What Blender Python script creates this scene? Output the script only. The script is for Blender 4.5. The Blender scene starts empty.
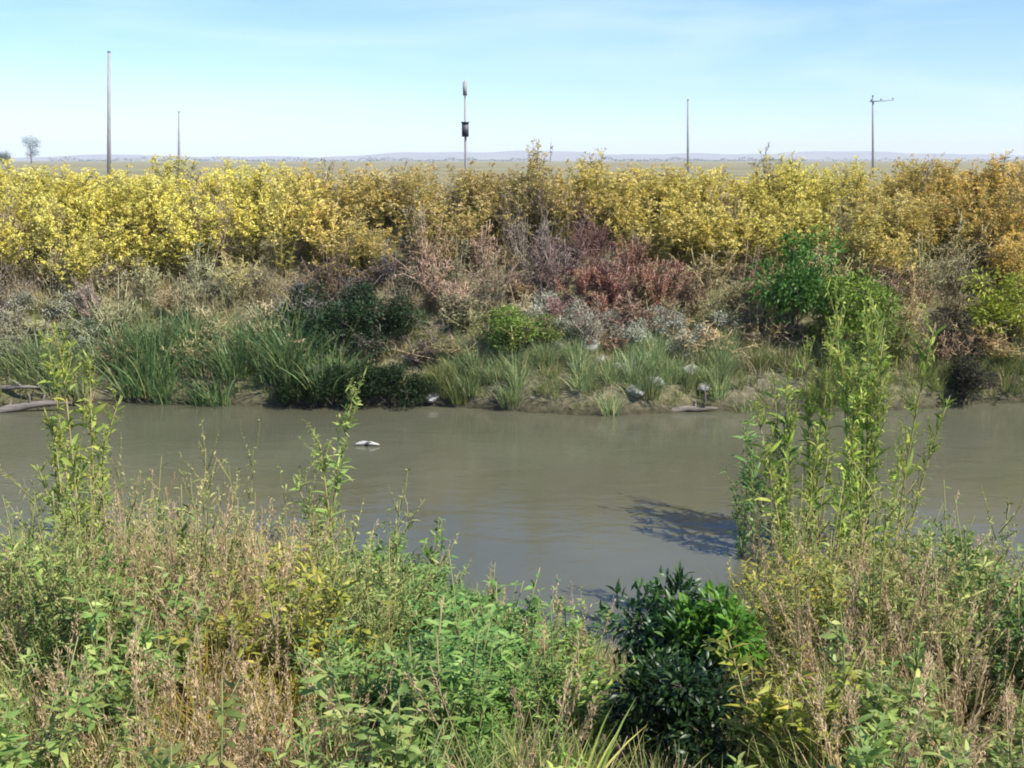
import bpy, math
import numpy as np
from mathutils import Vector, Quaternion

R = math.radians
rng = np.random.default_rng(11)
S = bpy.context.scene
COL = S.collection

# ------------------------------------------------------------------ camera
F_PX, PITCH, EYE = 1098.0, R(11.52), 3.0
cam = bpy.data.cameras.new('camera'); cam_o = bpy.data.objects.new('camera', cam); COL.objects.link(cam_o)
cam.sensor_width = 36.0; cam.lens = F_PX / 1024 * 36.0
cam.clip_start = 0.05; cam.clip_end = 20000
cam_o.location = (0, 0, EYE); cam_o.rotation_euler = (R(90) - PITCH, 0, 0)
S.camera = cam_o

# ------------------------------------------------------------------ sky, sun, exposure
SUN_EL, SUN_AZ = R(47), R(126)                    # high sun, behind the viewer and to the right
w = bpy.data.worlds.new('World'); S.world = w; w.use_nodes = True
nt = w.node_tree; nt.nodes.clear()
wo = nt.nodes.new('ShaderNodeOutputWorld'); bg = nt.nodes.new('ShaderNodeBackground')
sky = nt.nodes.new('ShaderNodeTexSky'); sky.sky_type = 'NISHITA'; sky.sun_disc = False
sky.sun_elevation = SUN_EL; sky.sun_rotation = SUN_AZ
sky.altitude = 0; sky.air_density = 1.0; sky.dust_density = 0.0; sky.ozone_density = 4.0
# thin high cirrus veil over the clear sky
tc = nt.nodes.new('ShaderNodeTexCoord'); mp = nt.nodes.new('ShaderNodeMapping'); mp.inputs['Scale'].default_value = (1.5, 1.5, 9)
ns = nt.nodes.new('ShaderNodeTexNoise'); ns.inputs['Scale'].default_value = 1.7; ns.inputs['Detail'].default_value = 7; ns.inputs['Distortion'].default_value = .5
mr = nt.nodes.new('ShaderNodeMapRange'); mr.inputs['From Min'].default_value = 0.46; mr.inputs['From Max'].default_value = 0.74
mr.inputs['To Max'].default_value = 0.45
mx = nt.nodes.new('ShaderNodeMix'); mx.data_type = 'RGBA'; mx.inputs['B'].default_value = (6.4, 7.6, 9.0, 1)
L = nt.links.new
L(tc.outputs['Generated'], mp.inputs['Vector']); L(mp.outputs['Vector'], ns.inputs['Vector'])
L(ns.outputs['Fac'], mr.inputs['Value']); L(mr.outputs['Result'], mx.inputs['Factor'])
wb = nt.nodes.new('ShaderNodeMix'); wb.data_type = 'RGBA'; wb.blend_type = 'MULTIPLY'; wb.inputs['Factor'].default_value = 1; wb.inputs['B'].default_value = (.80, .93, 1.22, 1)   # the camera's cool white balance
L(sky.outputs['Color'], wb.inputs['A']); L(wb.outputs['Result'], mx.inputs['A']); L(mx.outputs['Result'], bg.inputs['Color']); L(bg.outputs['Background'], wo.inputs['Surface'])
bg.inputs['Strength'].default_value = 0.10
sl = bpy.data.lights.new('sun', 'SUN'); so = bpy.data.objects.new('sun', sl); COL.objects.link(so)
sl.energy = 4.6; sl.angle = R(0.53); sl.color = (1.0, 0.95, 0.86)
so.rotation_euler = Vector((math.sin(SUN_AZ) * math.cos(SUN_EL), math.cos(SUN_AZ) * math.cos(SUN_EL), math.sin(SUN_EL))).to_track_quat('Z', 'Y').to_euler()
so.location = (20, -20, 30)
S.view_settings.view_transform = 'Standard'; S.view_settings.look = 'None'
S.view_settings.gamma = 1; S.view_settings.use_curve_mapping = False; S.view_settings.exposure = 0.68
S.render.engine = 'CYCLES'
S.cycles.max_bounces = 6; S.cycles.diffuse_bounces = 3; S.cycles.glossy_bounces = 2; S.cycles.transmission_bounces = 3
S.cycles.volume_bounces = 1; S.cycles.transparent_max_bounces = 4
S.cycles.caustics_reflective = False; S.cycles.caustics_refractive = False
S.cycles.use_denoising = True
S.cycles.filter_width = 1.9

# ------------------------------------------------------------------ helpers: view rays, terrain
def ray(px, py):
    cx, cy = (px - 512) / F_PX, (384 - py) / F_PX
    return np.array((cx, math.cos(PITCH) + cy * math.sin(PITCH), -math.sin(PITCH) + cy * math.cos(PITCH)))
def at(px, py, Y):
    d = ray(px, py); return np.array((0, 0, EYE)) + d * (Y / d[1])
def to_px(x, y, z):
    dz = z - EYE
    dep = y * math.cos(PITCH) - dz * math.sin(PITCH); up = y * math.sin(PITCH) + dz * math.cos(PITCH)
    return 512 + F_PX * x / dep, 384 - F_PX * up / dep

PY = [-60, -4, 1.2, 2.5, 4.0, 5.5, 6.6, 7.6, 10, 12.3, 13.2, 13.36, 15, 17.3, 18.5, 22, 30, 45, 6000]
PZ = [1.5, 1.5, 1.45, 1.25, .85, .32, 0.0, -.5, -.8, -.5, -.02, .30, .98, 1.85, 2.0, 1.7, 1.5, 1.5, 1.5]
_o = [(rng.uniform(-1, 1, 2), rng.uniform(0, 6.28)) for _ in range(14)]
def wob(x, y, s):
    v = 0
    for k, (d, p) in enumerate(_o):
        v = v + np.sin((x * d[0] + y * d[1]) * s * (1 + .35 * k) + p) / (1 + .5 * k)
    return v / 4
def gz(x, y):
    x = np.asarray(x, float); y = np.asarray(y, float)
    yy = y + .28 * np.sin(x * .55 + .6) * np.exp(-((y - 10) / 8) ** 2) + .12 * np.sin(x * 1.7)* np.exp(-((y - 10) / 8) ** 2)
    near = np.exp(-np.maximum(0, np.hypot(x, y) - 40) / 60)
    return np.interp(yy, PY, PZ) + .10 * wob(x, y, 1.3) * near + .03 * wob(x + 9, y, 5) * near + .035 * wob(x + 3, y - 5, 11) * np.exp(-((y - 13.4) / .9) ** 2)
def ground_hit(px, py):
    d = ray(px, py); t = np.linspace(2.0, 40, 1500)
    P = np.array((0, 0, EYE)) + d[None] * t[:, None]
    h = P[:, 2] - gz(P[:, 0], P[:, 1]); k = np.argmax(h < 0)
    return P[k] if h[k] < 0 else P[-1]

# ------------------------------------------------------------------ helpers: objects
def link(o, parent=None):
    COL.objects.link(o)
    if parent: o.parent = parent
    return o
def tag(o, label=None, cat=None, group=None, kind=None):
    if label: o['label'] = label
    if cat: o['category'] = cat
    if group: o['group'] = group
    if kind: o['kind'] = kind
    return o
def thing(name, label, cat, loc=(0, 0, 0), rz=0, group=None):
    o = link(bpy.data.objects.new(name, None)); o.location = loc; o.rotation_euler = (0, 0, rz)
    o.empty_display_size = .1
    return tag(o, label, cat, group)

class MB:
    """collects triangles with a per-piece random value, links them as one mesh"""
    def __init__(self): self.v, self.t, self.r, self.n = [], [], [], 0
    def add(self, v, t, r):
        v = np.asarray(v, float).reshape(-1, 3); t = np.asarray(t, int).reshape(-1, 3)
        self.v.append(v); self.t.append(t + self.n); self.r.append(np.broadcast_to(np.asarray(r, float), (len(v),))); self.n += len(v)
    def arrays(self): return np.concatenate(self.v), np.concatenate(self.t), np.concatenate(self.r)
    def mesh(self, name, m, smooth=False):
        return mesh_from(name, *self.arrays(), m, smooth)
    def build(self, name, m, parent=None, smooth=False):
        return link(bpy.data.objects.new(name, self.mesh(name, m, smooth)), parent)
def mesh_from(name, v, t, r, m, smooth=False):
    me = bpy.data.meshes.new(name)
    me.vertices.add(len(v)); me.vertices.foreach_set('co', v.astype(np.float32).ravel())
    me.loops.add(t.size); me.loops.foreach_set('vertex_index', t.astype(np.int32).ravel())
    me.polygons.add(len(t)); me.polygons.foreach_set('loop_start', np.arange(0, t.size, 3, dtype=np.int32))
    me.polygons.foreach_set('loop_total', np.full(len(t), 3, np.int32))
    if smooth: me.polygons.foreach_set('use_smooth', np.ones(len(t), bool))
    a = me.attributes.new('rnd', 'FLOAT', 'POINT'); a.data.foreach_set('value', r.astype(np.float32))
    me.materials.append(m); me.update(calc_edges=True); me.validate()
    return me
def nrm(a): return a / np.maximum(np.linalg.norm(a, axis=-1, keepdims=True), 1e-9)
def rdir(n): return nrm(rng.normal(size=(n, 3)))

def leaves(mb, P, D, Ln, W, r=None, big=False, droop=.25, fold=.25):
    """lance-shaped leaves from P along D, folded on the midrib"""
    n = len(P); D = nrm(D); Ln = np.broadcast_to(Ln, (n,))[:, None]; W = np.broadcast_to(W, (n,))[:, None]
    up = np.array((0, 0, 1.)) + .55 * rng.normal(size=(n, 3))
    side = nrm(np.cross(D, up)); nor = nrm(np.cross(side, D))
    if r is None: r = rng.uniform(0, 1, n)
    if not big:
        mid = P + D * Ln * .45
        v = np.stack([P, mid + side * W * .5 + nor * W * fold * .5, P + D * Ln - nor * Ln * droop, mid - side * W * .5 + nor * W * fold * .5], 1)
        t = np.array([[0, 1, 2], [0, 2, 3]])
    else:
        c1 = P + D * Ln * .34 - nor * Ln * droop * .08; c2 = P + D * Ln * .68 - nor * Ln * droop * .42; tip = P + D * Ln - nor * Ln * droop
        v = np.stack([P, c1 + side * W * .5 + nor * W * fold * .5, c1, c1 - side * W * .5 + nor * W * fold * .5,
                      c2 + side * W * .36 + nor * W * fold * .36, c2, c2 - side * W * .36 + nor * W * fold * .36, tip], 1)
        t = np.array([[0, 1, 2], [0, 2, 3], [1, 4, 5], [1, 5, 2], [2, 5, 6], [2, 6, 3], [4, 7, 5], [5, 7, 6]])
    k = v.shape[1]
    mb.add(v, (t[None] + (np.arange(n) * k)[:, None, None]), np.repeat(r, k))
def blades(mb, P, D, Ln, W, droop=.5, seg=4, r=None):
    """grass blades from P, leaving along D and bending over"""
    n = len(P); D = nrm(D); Ln = np.broadcast_to(Ln, (n,)); W = np.broadcast_to(W, (n,)); droop = np.broadcast_to(droop, (n,))
    h = D * [1, 1, 0] + .15 * rng.normal(size=(n, 3)) * [1, 1, 0]; h = nrm(h)
    side = nrm(np.cross(D, rdir(n)))
    s = np.linspace(0, 1, seg + 1)
    c = P[:, None] + D[:, None] * (Ln[:, None] * s)[..., None] + (h[:, None] * .8 - np.array((0, 0, .6))) * ((Ln * droop)[:, None] * s ** 2.2)[..., None]
    wd = (W[:, None] * .5 * np.minimum(1, 1.15 * (1 - s) ** .7 + .04))[..., None] * side[:, None]
    v = np.stack([c + wd, c - wd], 2).reshape(n, -1, 3)
    t = np.concatenate([[[2 * i, 2 * i + 1, 2 * i + 3], [2 * i, 2 * i + 3, 2 * i + 2]] for i in range(seg)])
    k = v.shape[1]
    if r is None: r = rng.uniform(0, 1, n)
    mb.add(v, t[None] + (np.arange(n) * k)[:, None, None], np.repeat(r, k))
def tube(mb, C, rad, sides=4, r=.5):
    """one tube along the points C with radii rad"""
    C = np.asarray(C, float); k = len(C); rad = np.broadcast_to(rad, (k,))
    T = nrm(np.gradient(C, axis=0)); a = nrm(np.cross(T, [.31, .9, .17])); b = np.cross(T, a)
    th = np.arange(sides) * 2 * np.pi / sides
    v = C[:, None] + rad[:, None, None] * (np.cos(th)[None, :, None] * a[:, None] + np.sin(th)[None, :, None] * b[:, None])
    v = np.concatenate([v.reshape(-1, 3), C[:1], C[-1:]])
    t = []
    for i in range(k - 1):
        for j in range(sides):
            p, q = i * sides + j, i * sides + (j + 1) % sides
            t += [[p, q, q + sides], [p, q + sides, p + sides]]
    for j in range(sides):
        t += [[k * sides, (j + 1) % sides, j], [k * sides + 1, (k - 1) * sides + j, (k - 1) * sides + (j + 1) % sides]]
    mb.add(v, t, r)
def curve(p0, d, ln, bend, k=5):
    s = np.linspace(0, 1, k)[:, None]
    return p0 + d * ln * s + np.asarray(bend) * ln * s ** 2
def box(mb, c, sx, sy, sz, r=.5):
    x = np.array([[-1, -1, -1], [1, -1, -1], [1, 1, -1], [-1, 1, -1], [-1, -1, 1], [1, -1, 1], [1, 1, 1], [-1, 1, 1]]) * .5 * np.array((sx, sy, sz)) + c
    q = [[0, 3, 2, 1], [4, 5, 6, 7], [0, 1, 5, 4], [1, 2, 6, 5], [2, 3, 7, 6], [3, 0, 4, 7]]
    mb.add(x, [t for a in q for t in ([a[0], a[1], a[2]], [a[0], a[2], a[3]])], r)

# ------------------------------------------------------------------ materials
def new_mat(name):
    m = bpy.data.materials.new(name); m.use_nodes = True; m.node_tree.nodes.clear(); return m, m.node_tree
def plant_mat(name, ramp, trans=.35, rough=.55, vary=.25, gloss=.25):
    """leaf colour from a per-leaf value, a drifting noise and the plant's own tint"""
    m, t = new_mat(name); N, K = t.nodes.new, t.links.new
    at_ = N('ShaderNodeAttribute'); at_.attribute_name = 'rnd'
    cr = N('ShaderNodeValToRGB'); e = cr.color_ramp.elements
    while len(e) > 1: e.remove(e[-1])
    e[0].position = 0; e[0].color = (*ramp[0], 1)
    for i, c in enumerate(ramp[1:]): e.new((i + 1) / (len(ramp) - 1)).color = (*c, 1)
    K(at_.outputs['Fac'], cr.inputs['Fac'])
    oi = N('ShaderNodeObjectInfo'); g = N('ShaderNodeNewGeometry')
    no = N('ShaderNodeTexNoise'); no.inputs['Scale'].default_value = 9; no.inputs['Detail'].default_value = 3
    K(g.outputs['Position'], no.inputs['Vector'])
    r_ = N('ShaderNodeMapRange'); r_.inputs['From Min'].default_value = .3; r_.inputs['From Max'].default_value = .7
    r_.inputs['To Min'].default_value = 1 - vary; r_.inputs['To Max'].default_value = 1 + vary; K(no.outputs['Fac'], r_.inputs['Value'])
    m1 = N('ShaderNodeMix'); m1.data_type = 'RGBA'; m1.blend_type = 'MULTIPLY'; m1.inputs['Factor'].default_value = 1
    m2 = N('ShaderNodeMix'); m2.data_type = 'RGBA'; m2.blend_type = 'MULTIPLY'; m2.inputs['Factor'].default_value = 1
    K(cr.outputs['Color'], m1.inputs['A']); K(oi.outputs['Color'], m1.inputs['B'])
    K(m1.outputs['Result'], m2.inputs['A']); K(r_.outputs['Result'], m2.inputs['B'])
    p = N('ShaderNodeBsdfPrincipled'); p.inputs['Roughness'].default_value = rough; p.inputs['Specular IOR Level'].default_value = gloss
    tr = N('ShaderNodeBsdfTranslucent'); ms = N('ShaderNodeMixShader'); ms.inputs['Fac'].default_value = trans
    K(m2.outputs['Result'], p.inputs['Base Color']); K(m2.outputs['Result'], tr.inputs['Color'])
    o = N('ShaderNodeOutputMaterial')
    K(p.outputs['BSDF'], ms.inputs[1]); K(tr.outputs['BSDF'], ms.inputs[2]); K(ms.outputs['Shader'], o.inputs['Surface'])
    return m
def solid_mat(name, c1, c2, scale=6, rough=.8, bump=.3, stretch=(1, 1, 1), metal=0):
    m, t = new_mat(name); N, K = t.nodes.new, t.links.new
    tc = N('ShaderNodeTexCoord'); mp = N('ShaderNodeMapping'); mp.inputs['Scale'].default_value = stretch
    no = N('ShaderNodeTexNoise'); no.inputs['Scale'].default_value = scale; no.inputs['Detail'].default_value = 6; no.inputs['Roughness'].default_value = .65
    K(tc.outputs['Object'], mp.inputs['Vector']); K(mp.outputs['Vector'], no.inputs['Vector'])
    cr = N('ShaderNodeValToRGB'); cr.color_ramp.elements[0].position = .35; cr.color_ramp.elements[1].position = .65
    cr.color_ramp.elements[0].color = (*c1, 1); cr.color_ramp.elements[1].color = (*c2, 1); K(no.outputs['Fac'], cr.inputs['Fac'])
    b = N('ShaderNodeBump'); b.inputs['Strength'].default_value = bump; b.inputs['Distance'].default_value = .02; K(no.outputs['Fac'], b.inputs['Height'])
    p = N('ShaderNodeBsdfPrincipled'); p.inputs['Roughness'].default_value = rough; p.inputs['Metallic'].default_value = metal
    K(cr.outputs['Color'], p.inputs['Base Color']); K(b.outputs['Normal'], p.inputs['Normal'])
    o = N('ShaderNodeOutputMaterial'); K(p.outputs['BSDF'], o.inputs['Surface'])
    return m

M = {
 'gold':     plant_mat('golden_blossom', [(.58, .42, .07), (.80, .66, .14), (.88, .78, .28), (.66, .55, .14)], .30, .7, .2),
 'goldleaf': plant_mat('olive_leaf', [(.24, .22, .06), (.38, .33, .09), (.52, .43, .13), (.30, .29, .09)], .35, .6, .25),
 'goldstem': plant_mat('weed_stem', [(.22, .17, .08), (.34, .27, .12)], .1, .7, .2),
 'dry':      plant_mat('withered_leaf', [(.19, .165, .115), (.31, .275, .19), (.46, .41, .29), (.27, .25, .18)], .25, .8, .3),
 'drystem':  plant_mat('withered_stem', [(.26, .22, .15), (.40, .35, .25), (.56, .51, .39)], .05, .8, .2),
 'rust':     plant_mat('rust_seed', [(.22, .075, .045), (.36, .15, .09), (.50, .30, .20)], .2, .8, .25),
 'reed':     plant_mat('reed_blade', [(.07, .13, .05), (.12, .20, .08), (.20, .27, .10), (.30, .30, .12)], .35, .45, .2, .4),
 'shrub':    plant_mat('shrub_leaf', [(.07, .13, .03), (.13, .21, .045), (.20, .28, .06)], .35, .5, .25, .35),
 'sage':     plant_mat('grey_leaf', [(.27, .28, .18), (.40, .41, .29), (.54, .54, .42)], .25, .7, .2),
 'weed':     plant_mat('weed_leaf', [(.10, .17, .045), (.16, .25, .07), (.24, .33, .095), (.34, .37, .13)], .38, .5, .22, .35),
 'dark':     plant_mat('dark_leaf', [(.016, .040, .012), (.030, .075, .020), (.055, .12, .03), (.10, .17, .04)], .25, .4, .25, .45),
 'grass':    plant_mat('grass_blade', [(.11, .17, .05), (.18, .24, .075), (.28, .31, .10), (.42, .37, .17)], .38, .5, .25, .35),
 'straw':    plant_mat('straw_blade', [(.30, .24, .11), (.45, .37, .19), (.56, .48, .28), (.36, .29, .15)], .3, .7, .22),
 'plume':    plant_mat('straw_seed_head', [(.46, .38, .20), (.58, .49, .28), (.68, .60, .38)], .35, .8, .2),
 'stem':     plant_mat('green_stem', [(.15, .18, .06), (.24, .25, .09), (.34, .30, .14)], .1, .6, .2),
 'bark':     solid_mat('grey_bark', (.08, .06, .045), (.19, .15, .11), 14, .9, .6, (1, 1, .2)),
 'pole':     solid_mat('weathered_pole_wood', (.24, .24, .24), (.40, .39, .38), 5, .85, .4, (4, 4, .4)),
 'iron':     solid_mat('dull_iron', (.06, .065, .07), (.12, .12, .12), 9, .6, .1, metal=.4),
 'stone':    solid_mat('pale_stone', (.20, .19, .17), (.40, .385, .35), 5, .85, .7),
 'drift':    solid_mat('driftwood', (.10, .085, .07), (.26, .23, .19), 6, .9, .6, (.3, 2, 2)),
 'foam':     solid_mat('bleached_wood', (.34, .33, .29), (.66, .64, .58), 22, .7, .4),
 'farleaf':  plant_mat('far_tree_leaf', [(.035, .06, .03), (.06, .09, .045), (.10, .13, .06)], .25, .6, .2),
}

def ground_mat():
    m, t = new_mat('bank_soil'); N, K = t.nodes.new, t.links.new
    g = N('ShaderNodeNewGeometry')
    def noise(sc, d=6):
        n = N('ShaderNodeTexNoise'); n.inputs['Scale'].default_value = sc; n.inputs['Detail'].default_value = d; n.inputs['Roughness'].default_value = .62
        K(g.outputs['Position'], n.inputs['Vector']); return n
    n1, n2, n3 = noise(1.1), noise(14, 8), noise(.035, 5)
    def ramp(src, a, b, p=.35, q=.65):
        c = N('ShaderNodeValToRGB'); c.color_ramp.elements[0].position = p; c.color_ramp.elements[1].position = q
        c.color_ramp.elements[0].color = (*a, 1); c.color_ramp.elements[1].color = (*b, 1); K(src.outputs['Fac'], c.inputs['Fac']); return c
    soil = ramp(n2, (.10, .085, .062), (.23, .20, .15)); moss = ramp(n2, (.09, .10, .04), (.20, .18, .08))
    field = ramp(n3, (.19, .18, .10), (.30, .26, .145))
    mx = N('ShaderNodeMix'); mx.data_type = 'RGBA'; K(n1.outputs['Fac'], mx.inputs['Factor']); K(soil.outputs['Color'], mx.inputs['A']); K(moss.outputs['Color'], mx.inputs['B'])
    sx = N('ShaderNodeSeparateXYZ'); K(g.outputs['Position'], sx.inputs['Vector'])
    r1 = N('ShaderNodeMapRange'); r1.inputs['From Min'].default_value = 18; r1.inputs['From Max'].default_value = 45; K(sx.outputs['Y'], r1.inputs['Value'])
    m2 = N('ShaderNodeMix'); m2.data_type = 'RGBA'; K(r1.outputs['Result'], m2.inputs['Factor']); K(mx.outputs['Result'], m2.inputs['A']); K(field.outputs['Color'], m2.inputs['B'])
    # wet mud band by the water
    r2 = N('ShaderNodeMapRange'); r2.inputs['From Min'].default_value = .03; r2.inputs['From Max'].default_value = .16
    r2.inputs['To Min'].default_value = .4; K(sx.outputs['Z'], r2.inputs['Value'])
    m3 = N('ShaderNodeMix'); m3.data_type = 'RGBA'; m3.blend_type = 'MULTIPLY'; m3.inputs['Factor'].default_value = 1
    K(m2.outputs['Result'], m3.inputs['A']); K(r2.outputs['Result'], m3.inputs['B'])
    b = N('ShaderNodeBump'); b.inputs['Strength'].default_value = .7; b.inputs['Distance'].default_value = .04; K(n2.outputs['Fac'], b.inputs['Height'])
    p = N('ShaderNodeBsdfPrincipled'); p.inputs['Roughness'].default_value = .95; p.inputs['Specular IOR Level'].default_value = .15
    K(m3.outputs['Result'], p.inputs['Base Color']); K(b.outputs['Normal'], p.inputs['Normal'])
    o = N('ShaderNodeOutputMaterial'); K(p.outputs['BSDF'], o.inputs['Surface']); return m
def water_mat():
    m, t = new_mat('muddy_water'); N, K = t.nodes.new, t.links.new
    g = N('ShaderNodeNewGeometry')
    mp = N('ShaderNodeMapping'); mp.inputs['Scale'].default_value = (1.1, 2.6, 1); K(g.outputs['Position'], mp.inputs['Vector'])
    n1 = N('ShaderNodeTexNoise'); n1.inputs['Scale'].default_value = 1.6; n1.inputs['Detail'].default_value = 3; n1.inputs['Distortion'].default_value = .4
    n2 = N('ShaderNodeTexNoise'); n2.inputs['Scale'].default_value = 9; n2.inputs['Detail'].default_value = 3
    n3 = N('ShaderNodeTexNoise'); n3.inputs['Scale'].default_value = .35; n3.inputs['Detail'].default_value = 4
    K(mp.outputs['Vector'], n1.inputs['Vector']); K(mp.outputs['Vector'], n2.inputs['Vector']); K(g.outputs['Position'], n3.inputs['Vector'])
    # breeze: ripples strong in patches (towards the left bend), nearly still elsewhere
    sx = N('ShaderNodeSeparateXYZ'); K(g.outputs['Position'], sx.inputs['Vector'])
    r1 = N('ShaderNodeMapRange'); r1.inputs['From Min'].default_value = -3.2; r1.inputs['From Max'].default_value = -5.2; r1.inputs['To Min'].default_value = .25; r1.inputs['To Max'].default_value = 1.0
    K(sx.outputs['X'], r1.inputs['Value'])
    a1 = N('ShaderNodeMath'); a1.operation = 'MULTIPLY'; K(n2.outputs['Fac'], a1.inputs[0]); K(r1.outputs['Result'], a1.inputs[1])
    a2 = N('ShaderNodeMath'); a2.operation = 'ADD'; K(n1.outputs['Fac'], a2.inputs[0]); K(a1.outputs[0], a2.inputs[1])
    b = N('ShaderNodeBump'); b.inputs['Strength'].default_value = .20; b.inputs['Distance'].default_value = .03; K(a2.outputs[0], b.inputs['Height'])
    cr = N('ShaderNodeValToRGB'); cr.color_ramp.elements[0].position = .35; cr.color_ramp.elements[1].position = .68
    cr.color_ramp.elements[0].color = (.088, .088, .054, 1); cr.color_ramp.elements[1].color = (.120, .119, .078, 1); K(n3.outputs['Fac'], cr.inputs['Fac'])
    p = N('ShaderNodeBsdfPrincipled'); p.inputs['Roughness'].default_value = .07; p.inputs['IOR'].default_value = 1.33
    K(cr.outputs['Color'], p.inputs['Base Color']); K(b.outputs['Normal'], p.inputs['Normal'])
    o = N('ShaderNodeOutputMaterial'); K(p.outputs['BSDF'], o.inputs['Surface']); return m

# ------------------------------------------------------------------ ground, water, hills
def grid_mesh(xs, ys, Z, name, m):
    nx, ny = len(xs), len(ys); X, Y = np.meshgrid(xs, ys)
    v = np.stack([X, Y, Z(X, Y)], -1).reshape(-1, 3)
    i, j = np.meshgrid(np.arange(nx - 1), np.arange(ny - 1)); a = (j * nx + i).ravel()
    t = np.concatenate([np.stack([a, a + 1, a + nx + 1], 1), np.stack([a, a + nx + 1, a + nx], 1)])
    return link(bpy.data.objects.new(name, mesh_from(name, v, t, np.zeros(len(v)), m, True)))
far = np.geomspace(14, 5200, 40)
xs = np.concatenate([-far[::-1], np.arange(-13.9, 14, .12), far])
ys = np.concatenate([-np.geomspace(3, 900, 14)[::-1], np.arange(-2.8, 26, .12), np.geomspace(26.2, 5200, 60)])
tag(grid_mesh(xs, ys, gz, 'ground', ground_mat()), kind='structure', label='earth of both banks and the flat field beyond')
mb = MB(); mb.add([[-1500, 4, 0], [1500, 4, 0], [1500, 15, 0], [-1500, 15, 0]], [[0, 1, 2], [0, 2, 3]], 0)
tag(mb.build('water', water_mat()), kind='structure', label='muddy olive water of the channel between the banks')
hm = solid_mat('far_hill_slope', (.16, .15, .11), (.24, .21, .15), .004, .95, 0)
hx = np.linspace(-3800, 3800, 160)
def hill_z(X, Y):
    h = .7 * (30 + 16 * np.sin(X * .0011 + 1) + 10 * np.sin(X * .0041 + 2) + 5 * np.sin(X * .011) + 2.5 * np.sin(X * .027 + 1))
    return np.where(Y < 3810, 0, np.where(Y < 4390, h * np.sin((Y - 3800) / 600 * np.pi / 2), h)) + 1
tag(grid_mesh(hx, np.array([3800, 3950, 4100, 4250, 4400, 4700]), hill_z, 'hills', hm), kind='structure', label='low hazy hills along the horizon')

# ------------------------------------------------------------------ plant patterns (each a dict of part name -> mesh)
def pat_gold(H):
    st, lf, fl = MB(), MB(), MB()
    for k in range(rng.integers(15, 21)):
        a, tilt = rng.uniform(0, 6.28), abs(rng.normal(0, .30)); d = np.array((math.cos(a) * math.sin(tilt), math.sin(a) * math.sin(tilt), math.cos(tilt)))
        h = H * rng.uniform(.62, 1.0); p0 = np.array((math.cos(a), math.sin(a), 0)) * rng.uniform(0, .10)
        C = curve(p0, d, h, (d[0] * .25, d[1] * .25, -.06)); tube(st, C, np.linspace(.005, .002, 5), 3, rng.uniform())
        n = 34; s = rng.uniform(.08, .9, n); P = np.stack([np.interp(s, np.linspace(0, 1, 5), C[:, i]) for i in range(3)], 1)
        D = rdir(n) * [1, 1, .4] + [0, 0, .45]; leaves(lf, P, D, rng.uniform(.05, .10, n), rng.uniform(.010, .020, n), rng.uniform(0, 1, n))
        rr = rng.uniform()
        for b in range(rng.integers(9, 13)):                       # arching sprays of the flower head
            s0 = rng.uniform(.42, 1.0); q = np.array([np.interp(s0, np.linspace(0, 1, 5), C[:, i]) for i in range(3)])
            a2 = rng.uniform(0, 6.28); bd = nrm(np.array((math.cos(a2), math.sin(a2), rng.uniform(.5, 1.6)))); bl = H * rng.uniform(.07, .15) * min(1.6, (1.35 - s0) / .5)
            n2 = 15; u = rng.uniform(.15, 1, n2)[:, None]; Q = q + bd * bl * u + np.array((0, 0, -.25 * bl)) * u ** 2 + rng.normal(0, .007, (n2, 3))
            leaves(fl, Q, rdir(n2), rng.uniform(.014, .026, n2), rng.uniform(.013, .022, n2), np.clip(rr * .6 + rng.uniform(0, .4, n2), 0, 1))
    return {'stem': st.mesh('stem', M['goldstem']), 'foliage': lf.mesh('foliage', M['goldleaf']), 'blossom': fl.mesh('blossom', M['gold'])}
def pat_dry(H):
    st, lf = MB(), MB()
    for k in range(rng.integers(14, 22)):
        a, tilt = rng.uniform(0, 6.28), abs(rng.normal(0, .42)); d = np.array((math.cos(a) * math.sin(tilt), math.sin(a) * math.sin(tilt), math.cos(tilt)))
        h = H * rng.uniform(.5, 1.0); p0 = np.array((math.cos(a), math.sin(a), 0)) * rng.uniform(0, .09)
        C = curve(p0, d, h, rng.normal(0, .10, 3)); tube(st, C, np.linspace(.0075, .003, 5), 3, rng.uniform())
        for b in range(5):
            s0 = rng.uniform(.35, .95); q = np.array([np.interp(s0, np.linspace(0, 1, 5), C[:, i]) for i in range(3)])
            a2 = rng.uniform(0, 6.28); bd = nrm(np.array((math.cos(a2), math.sin(a2), rng.uniform(.2, 1.6)))); bl = H * rng.uniform(.1, .25)
            Cb = curve(q, bd, bl, rng.normal(0, .1, 3), 3); tube(st, Cb, np.linspace(.0042, .002, 3), 3, rng.uniform())
            n = 8; u = rng.uniform(.1, 1, n)[:, None]; leaves(lf, q + (Cb[-1] - q) * u, rdir(n) + [0, 0, -.1], rng.uniform(.02, .055, n), rng.uniform(.008, .020, n))
        n = 10; s = rng.uniform(.05, .9, n); P = np.stack([np.interp(s, np.linspace(0, 1, 5), C[:, i]) for i in range(3)], 1)
        leaves(lf, P, rdir(n) + [0, 0, -.2], rng.uniform(.03, .07, n), rng.uniform(.008, .02, n))
    return {'stem': st.mesh('stem', M['drystem']), 'foliage': lf.mesh('foliage', M['dry'])}
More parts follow.
